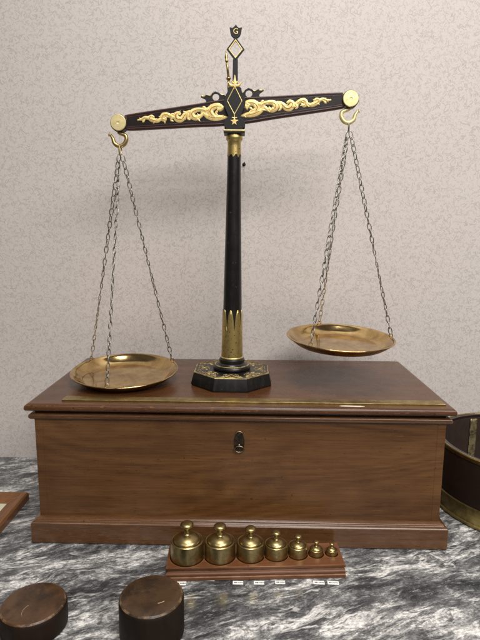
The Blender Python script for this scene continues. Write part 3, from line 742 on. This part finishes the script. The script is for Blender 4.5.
# ------------------------------------------------------------------ turned wooden blocks in front
def block(name, loc, r, h, mat, label, rz):
    t = lathe(name, [(0, .0004), (r * .96, .0004), (r * .99, .0020), (r, .006), (r, h - .0060), (r * .992, h - .0036), (r * .970, h - .0017), (r * .940, h - .0005), (r * .90, h), (r * .6, h - .0003), (0, h - .0006)], mat, None, 80, sharp=60)
    for v in t.data.vertices:
        n = noise.noise(Vector((v.co.x * 40, v.co.y * 40, v.co.z * 40 + h * 100)))
        v.co *= 1 + .006 * n
    t.location = loc; t.rotation_euler = (0, 0, rz); t['label'] = label; t['category'] = 'wooden block'; t['group'] = 'turned wooden blocks in the foreground'
    return t
d1 = block('wooden_block', (-.2365, -.1650, 0), .0378, .0305, M['disc_a'], 'low dark brown round wooden block with scratched top, at bottom left corner', 0)
d2 = block('wooden_block', (-.0962, -.1715, 0), .0372, .0485, M['disc_b'], 'taller dark round wooden block with growth rings, in front of the rack', 0)
def scratch(parent, pts, z, mat, w=.0005):
    strokes('scratch', [[(x / .001, y / .001, w / .001) for x, y in pts]], .001, .0002, mat, parent, lambda u, v, k: (u, v, z + k), 5)
scratch(d1, [(-.004, -.004), (-.0065, -.010), (-.0060, -.018), (-.0015, -.0255)], .0300, M['mark'], .00025)
scratch(d1, [(-.0015, -.0255), (.004, -.0262), (.008, -.0258)], .0300, M['mark'], .00025)
scratch(d2, [(.010, -.013), (.0135, -.0115), (.0165, -.0095)], .0480, M['mark'], .0007)

# ------------------------------------------------------------------ round tub at the right
def build_tub():
    R, H = .1425, .1117
    t = empty('round_tub', (.4855, .1425, 0), 'dark round tub with brass rim and brass base band beside the chest', 'tub')
    lathe('body', [(0, .004), (R - .004, .004), (R - .003, .012), (R - .003, H - .003), (R - .004, H), (R - .012, H), (R - .0125, H - .003), (R - .013, .016), (0, .016)], M['tub'], t, 128)
    lathe('lining', [(R - .0132, H - .004), (R - .0136, H - .006), (R - .0140, .0170), (0, .0170)], M['tub_in'], t, 128)
    lathe('rim', [(R - .0045, H - .006), (R - .0024, H - .006), (R - .0016, H - .0002), (R - .0030, H + .0012), (R - .0060, H + .0010), (R - .0066, H + .0002)], M['tub_brass'], t, 128)
    lathe('base_band', [(R - .004, .0006), (R + .0012, .0006), (R + .0030, .0022), (R + .0026, .0050), (R - .0002, .0062), (R - .0006, .0290), (R + .0006, .0296), (R + .0006, .0312), (R - .0024, .0318)], M['tub_brass'], t, 128)
    # riveted brass seam on the inside
    v, f = [], []; a0 = math.radians(103.5); wa = .0085 / R; n = 6
    for j in range(13):
        z = .018 + (H - .024) * j / 12
        for i in range(n + 1):
            a = a0 + wa * (2 * i / n - 1) * (1 + .08 * math.sin(j * 2.3)); r = R - .0152
            v.append((r * math.cos(a), r * math.sin(a), z))
    for j in range(12):
        for i in range(n): q = j * (n + 1) + i; f.append((q, q + 1, q + n + 2, q + n + 1))
    s = from_data('seam_strip', v, f, M['tub_strip'], t, True)
    m = s.modifiers.new('thick', 'SOLIDIFY'); m.thickness = .0010
build_tub()

# ------------------------------------------------------------------ framed picture lying on the counter
def build_frame():
    x1, y1, w, d, h = -.3665, .1225, .22, .30, .0150
    t = empty('picture_frame', (x1 - w / 2, y1 - d / 2, 0), 'flat wooden frame with cream mount lying on marble at left edge', 'frame')
    prof = [(0, .0004), (0, .0120), (.0025, .0150), (.0095, .0146), (.0120, .0120), (.0185, .0115), (.0225, .0080), (.0255, .0075), (.0255, .0030), (.0255, .0004)]
    hx, hy = w / 2, d / 2
    cs = [(-hx, -hy), (hx, -hy), (hx, hy), (-hx, hy)]; ins = [(1, 1), (-1, 1), (-1, -1), (1, -1)]
    for k in range(4):
        v, f = [], []
        for c in (k, (k + 1) % 4):
            for a, z in prof: v.append((cs[c][0] + ins[c][0] * a, cs[c][1] + ins[c][1] * a, z))
        n = len(prof)
        for i in range(n): f.append((i, (i + 1) % n, n + (i + 1) % n, n + i))
        f += [tuple(range(n)), tuple(range(n, 2 * n))]
        from_data('frame_rail', v, f, M['wood_frame'], t)
    box('mount', -hx + .0245, hx - .0245, -hy + .0245, hy - .0245, .0034, .0060, M['mount'], t)
build_frame()

# ------------------------------------------------------------------ hook in the wall behind the column
v, f = tube_data([(0, 0, 0), (0, -.007, 0), (.0006, -.010, .0010), (.0012, -.0105, .0035)], [.0013, .0011, .0010, .0008], 8)
tube_data([(0, 0, 0), (0, -.0016, 0)], [.0034, .0028], 10, v, f)
o = from_data('wall_hook', v, f, M['black_iron'], None, True)
o.location = (.0010, WALL_Y, .5870); o['label'] = 'tiny dark hook in the wallpaper just right of the column'; o['category'] = 'hook'
